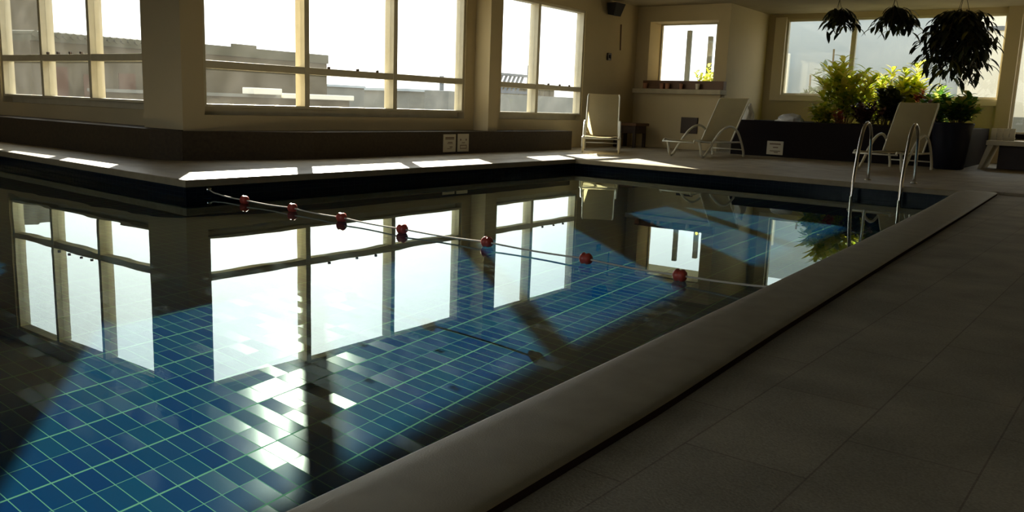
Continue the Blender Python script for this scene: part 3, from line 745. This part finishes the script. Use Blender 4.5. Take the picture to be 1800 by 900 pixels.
# bench
BN = tag(empty('stone_bench', (-0.5, 17.0, 0)), 'pale low bench with a dark hollow underneath at the right edge', 'bench')
MB().box(-2.10, 2.4, 16.75, 17.75, 0.42, 0.50, .008).build('bench_top', M['bench'], BN)
b = MB(); vsb = [(-2.08, 0.42), (-1.99, 0.42), (-2.13, 0.0), (-2.19, 0.0)]
for y0 in (16.80,):
    A = [b.bm.verts.new((x, y0, z)) for x, z in vsb]; B_ = [b.bm.verts.new((x, y0 + 0.85, z)) for x, z in vsb]
    b.bm.faces.new(A); b.bm.faces.new(B_[::-1])
    for i in range(4): b.bm.faces.new((A[i], A[(i + 1) % 4], B_[(i + 1) % 4], B_[i]))
b.build('leg', M['bench'], BN)
MB().box(2.3, 2.4, 16.8, 17.7, 0, 0.42).build('leg', M['bench'], BN)
MB().box(-1.96, 2.3, 17.35, 17.45, 0.0, 0.42).build('back_board', M['dark_wood'], BN)
b = MB()
for k in range(4): b.box(-2.10 + k * .095, -2.012 + k * .095, 17.2, 17.24, 0.50, 0.71, .004)
b.box(-2.10, -1.72, 17.235, 17.26, 0.53, 0.56)
b.build('side_panel', M['bench'], BN)

# loungers
def catmull(P, n_=6):
    P = [Vector(p) for p in P]; out_ = []
    for i in range(len(P) - 1):
        p0 = P[max(0, i - 1)]; p1 = P[i]; p2 = P[i + 1]; p3 = P[min(len(P) - 1, i + 2)]
        for k in range(n_):
            t = k / n_
            out_.append(0.5 * ((2 * p1) + (-p0 + p2) * t + (2 * p0 - 5 * p1 + 4 * p2 - p3) * t * t + (-p0 + 3 * p1 - 3 * p2 + p3) * t ** 3))
    out_.append(P[-1]); return out_
LW = 0.33
def make_lounger():
    T = empty('sun_lounger', (0, 0, 0), world=False)
    for sx in (-1, 1):
        X = sx * LW
        pts = catmull([(X, 0.10, 0.29), (X, 0.155, 0.17), (X, 0.19, 0.06), (X, 0.25, 0.018), (X, 0.33, 0.06), (X, 0.45, 0.17), (X, 0.60, 0.31), (X, 0.80, 0.46), (X, 1.02, 0.545), (X, 1.22, 0.545), (X, 1.42, 0.45), (X, 1.58, 0.27), (X, 1.68, 0.10), (X, 1.70, 0.0)], 5)
        MB().tube(pts, 0.022, 8).build('side_frame', M['tube'], T, smooth=True)
        rl = catmull([(X * .94, -0.05, 0.27), (X * .94, -0.02, 0.305), (X * .94, 0.08, 0.300), (X * .94, 0.4, 0.275), (X * .94, 1.0, 0.27), (X * .94, 1.60, 0.27)], 5)
        MB().tube(rl, 0.016, 8).build('seat_rail', M['tube'], T, smooth=True)
        bp = [(X * .94, 1.22, 0.27), (X * .94, 1.40, 0.52), (X * .94, 1.76, 1.03), (X * .9, 1.79, 1.07)]
        MB().tube(bp, 0.015, 8).build('back_rail', M['tube'], T, smooth=True)
    MB().tube([(-LW, 1.66, 0.13), (LW, 1.66, 0.13)], 0.012, 6).build('crossbar', M['tube'], T, smooth=True)
    MB().tube([(-LW, -0.05, 0.27), (LW, -0.05, 0.27)], 0.014, 6).build('crossbar', M['tube'], T, smooth=True)
    def sling(path, name, sag):
        b = MB(); rows = []
        for (y, z) in path:
            rows.append([b.bm.verts.new((LW * .93 * u, y, z - sag * (1 - u * u))) for u in (-1, -.6, -.2, .2, .6, 1)])
        for A, B in zip(rows, rows[1:]):
            for j in range(5): b.bm.faces.new((A[j], A[j + 1], B[j + 1], B[j]))
        r_ = bmesh.ops.solidify(b.bm, geom=list(b.bm.faces), thickness=0.006)
        return b.build(name, M['sling'], T, smooth=False)
    sling([(0.0, 0.31), (0.1, 0.308), (0.3, 0.292), (0.6, 0.284), (0.9, 0.284), (1.2, 0.284), (1.5, 0.284)], 'seat', 0.012)
    sling([(1.235, 0.295), (1.40, 0.53), (1.58, 0.785), (1.77, 1.05), (1.80, 1.085)], 'backrest', 0.006)
    return T
def copy_tree(o, parent=None):
    c = o.copy(); C.collection.objects.link(c); c.parent = parent
    for ch in list(o.children): copy_tree(ch, c)
    return c
L0 = make_lounger()
def place(o, uL, ax, label):
    """uL: floor point of the left front loop, ax: direction towards the head end"""
    ax = Vector(ax).normalized(); rt = Vector((ax.y, -ax.x))
    org = Vector(uL) + rt * LW - ax * 0.25
    o.matrix_basis = Matrix.Translation((org.x, org.y, 0.003)) @ Matrix.Rotation(math.atan2(rt.y, rt.x), 4, 'Z')
    tag(o, label, 'lounger', 'cream sling sun loungers')
kids = copy_tree(L0); k2 = copy_tree(L0)
place(L0, (-8.12, 13.30), (-0.50, 0.87), 'cream sling lounger facing the camera beside the narrow window, its foot in the sun')
place(kids, (-6.80, 14.22), (0.13, 0.99), 'cream sling lounger seen from the side in front of the bar counter')
place(k2, (-3.47, 13.98), (0.10, 0.99), 'cream sling lounger behind the pool ladder')

# pool ladder
LD = tag(empty('pool_ladder', (-2.5, 11.6, 0)), 'stainless steel pool ladder with two looped handrails', 'ladder')
for X, k in ((-2.79, 0), (-2.23, 1)):
    pts = catmull([(X, 11.78, -0.0), (X, 11.76, 0.30), (X, 11.70, 0.60), (X, 11.55, 0.73), (X, 11.38, 0.72), (X, 11.24, 0.58), (X, 11.12, 0.25), (X, 11.06, -0.02), (X, 11.02, -0.5), (X, 11.02, -1.30)], 6)
    MB().tube(pts, 0.021, 10).build('handrail', M['steel'], LD, smooth=True)
    MB().lathe([(0.045, 0.0), (0.045, 0.008), (0.028, 0.02)], (X, 11.78, 0), 14).build('foot_flange', M['steel'], LD, smooth=True)
for z in (-0.38, -0.68, -0.98):
    MB().box(-2.79, -2.23, 10.98, 11.06, z - 0.012, z + 0.012, .004).build('step', M['steel'], LD)

# lane rope
RP = tag(empty('lane_rope', (-4.3, 4.6, -0.15)), 'pale rope with seven red floats stretched across the pool', 'rope')
fl = [(-7.13, 4.86, -0.10), (-6.98, 4.84, -0.125), (-6.47, 4.77, -0.133), (-5.77, 4.74, -0.133), (-5.06, 4.65, -0.133), (-4.32, 4.57, -0.133), (-3.52, 4.57, -0.133), (-2.70, 4.53, -0.133), (-2.03, 4.47, -0.133), (-1.36, 4.42, -0.10)]
rp = []
for a, c_ in zip(fl, fl[1:]):
    for k in range(6):
        t = k / 6; v = Vector(a).lerp(Vector(c_), t); v.z -= 0.008 * math.sin(PI * t); rp.append(v)
rp.append(Vector(fl[-1]))
MB().tube(rp, 0.006, 6).build('rope', M['rope'], RP, smooth=True)
for p in fl[2:9]:
    q = MB(); q.lathe([(0.008, -.040), (0.026, -.036), (0.040, -.018), (0.033, -.004), (0.033, .004), (0.040, .018), (0.026, .036), (0.008, .040)], p, 16, axis='X')
    q.build('float', M['red'], RP, smooth=True)
MB().lathe([(0.03, 0), (0.03, 0.02), (0.012, 0.03)], (-7.15, 4.86, -0.10), 12, axis='X').build('anchor', M['steel'], RP, smooth=True)

# bar counter
BC = tag(empty('bar_counter', (-8.1, 17.2, 0)), 'cream bar counter with a projecting top below the small window', 'counter')
MB().box(-9.02, -7.16, 17.14, 17.325, 0, 1.17).build('front_panel', M['wall'], BC)
MB().box(-9.16, -7.10, 16.98, 17.325, 1.17, 1.27, .01).build('counter_top', M['counter'], BC)
MB().box(-8.00, -7.62, 17.11, 17.15, 0.34, 0.68, .004).build('hatch', M['dark_wood'], BC)
tag(MB().box(-9.0, -7.12, 17.16, 17.33, 1.27, 1.45, .006).build('wooden_shelf', M['brown_wood']), 'dark brown wooden upstand along the back of the bar counter', 'shelf')
for i, (x, w, lb) in enumerate(((-8.90, .055, 'terracotta cup at the left end of the bar counter'), (-8.50, .05, 'left one of the two close-set terracotta cups on the bar counter'), (-8.36, .055, 'right one of the two close-set terracotta cups on the bar counter'), (-8.04, .045, 'small terracotta cup in the middle right of the bar counter'), (-7.66, .05, 'pale cup near the right end of the bar counter'))):
    q = MB(); q.lathe([(w * .7, 0), (w * .75, 0.005), (w, 0.12), (w * .9, 0.12), (w * .65, 0.02)], (0, 0, 0), 14)
    o = q.build('cup', M['terracotta'] if i < 4 else M['bench'], smooth=True); o.location = (x, 17.08, 1.27)
    tag(o, lb, 'cup', 'cups on the bar counter')
# small side table
ST = tag(empty('side_table', (-8.9, 16.5, 0)), 'small dark wooden table against the corner left of the bar', 'table')
MB().box(-9.22, -8.62, 16.25, 16.85, 0.46, 0.52, .006).build('tabletop', M['brown_wood'], ST)
MB().box(-9.18, -8.66, 16.30, 16.80, 0.30, 0.46, .004).build('apron', M['dark_wood'], ST)
for x in (-9.15, -8.69):
    for y in (16.33, 16.77): MB().box(x - .03, x + .03, y - .03, y + .03, 0, 0.30).build('leg', M['dark_wood'], ST)
# speaker, switch, conduit
SP = tag(empty('wall_speaker', (-9.28, 16.2, 2.85)), 'black wedge-shaped loudspeaker high on the corner wall', 'speaker')
b = MB(); P0 = [(-9.24, 15.82, 2.97), (-9.02, 15.82, 2.97), (-9.02, 16.22, 2.97), (-9.24, 16.22, 2.97)]; P1 = [(-9.24, 15.87, 2.74), (-9.10, 15.87, 2.72), (-9.10, 16.17, 2.72), (-9.24, 16.17, 2.74)]
A = [b.bm.verts.new(p) for p in P0]; B_ = [b.bm.verts.new(p) for p in P1]
b.bm.faces.new(A); b.bm.faces.new(B_[::-1])
for i in range(4): b.bm.faces.new((A[i], A[(i + 1) % 4], B_[(i + 1) % 4], B_[i]))
b.build('cabinet', M['black'], SP)
MB().box(-9.30, -9.24, 15.97, 16.07, 2.80, 2.90).build('bracket', M['black'], SP)
tag(MB().tube([(-9.29, 16.56, 2.60), (-9.29, 16.58, 2.06)], 0.012, 6).build('cable', M['brown_wood']), 'thin brown cable running down the wall below the speaker', 'cable')
SW = tag(empty('light_switch', (-9.29, 16.1, 1.9)), 'small dark switch box on the wall below the speaker', 'switch')
MB().box(-9.30, -9.265, 16.03, 16.17, 1.82, 1.97, .004).build('plate', M['dark_wood'], SW)
MB().box(-9.268, -9.25, 16.07, 16.13, 1.86, 1.93, .003).build('rocker', M['black'], SW)

# signs on the granite ledge and planter
def sign_x(y0, y1, z0, z1, lb, kind):
    S = tag(empty('pool_sign', (BX, (y0 + y1) / 2, z0)), lb, 'sign', 'small notice plates')
    MB().box(BX, BX + 0.012, y0, y1, z0, z1, .003).build('plate', M['sign'], S)
    b = MB(); x0 = BX + 0.012; x1 = x0 + 0.0015; w = y1 - y0; h = z1 - z0
    def bar(u0, u1, v0, v1): b.box(x0, x1, y0 + w * u0, y0 + w * u1, z0 + h * v0, z0 + h * v1)
    if kind == 0:
        bar(.14, .86, .76, .84); bar(.14, .86, .70, .74); bar(.34, .72, .52, .57); bar(.30, .74, .46, .49); bar(.5, .72, .26, .31); bar(.3, .66, .18, .21)
        b.build('lettering', M['sign_ink'], S)
    else:
        bar(.2, .3, .62, .72); bar(.7, .8, .62, .72); bar(.36, .64, .48, .52); bar(.2, .8, .34, .38); bar(.2, .8, .16, .20); bar(.2, .24, .2, .34); bar(.76, .8, .2, .34)
        b.build('pictogram', M['sign_ink'], S)
sign_x(10.21, 10.51, 0.035, 0.315, 'left one of the two notice plates on the ledge under the long window', 0)
sign_x(10.56, 10.84, 0.035, 0.320, 'right one of the two notice plates on the ledge under the long window', 1)
S = tag(empty('pool_sign', (-5.65, 16.4, 0.04)), 'square notice plate on the front of the granite planter', 'sign', 'small notice plates')
MB().box(-5.81, -5.49, 16.386, 16.40, 0.04, 0.30, .003).build('plate', M['sign'], S)
b = MB()
for u0, u1, v0, v1 in ((.16, .84, .74, .84), (.38, .7, .50, .58), (.2, .84, .24, .30), (.46, .7, .14, .2)):
    b.box(-5.81 + .32 * u0, -5.81 + .32 * u1, 16.3845, 16.386, 0.04 + .26 * v0, 0.04 + .26 * v1)
b.build('lettering', M['sign_ink'], S)

# towels
def towel(loc, dims, seed, label, name='towel'):
    b = MB(); rnd = random.Random(seed)
    bmesh.ops.create_icosphere(b.bm, subdivisions=4, radius=1.0)
    for v in b.bm.verts:
        n_ = noise.noise(v.co * 1.9 + Vector((seed, 0, 0))) * 0.35 + noise.noise(v.co * 4.5 + Vector((0, seed, 0))) * 0.12
        co = v.co * (1 + n_); co.z = max(co.z, -0.25)
        v.co = Vector((co.x * dims[0], co.y * dims[1], (co.z + 0.25) * dims[2]))
    o = b.build(name, M['towel'], smooth=True); o.location = loc
    return tag(o, label, 'towel', 'white towels on the planter')
towel((-5.62, 16.95, 0.677), (0.27, 0.2, 0.12), 3, 'crumpled white towel heap on the planter ledge under the wide window')
t2 = towel((-6.36, 16.7, 0.677), (0.12, 0.10, 0.24), 8, 'small white folded cloth at the left end of the planter')
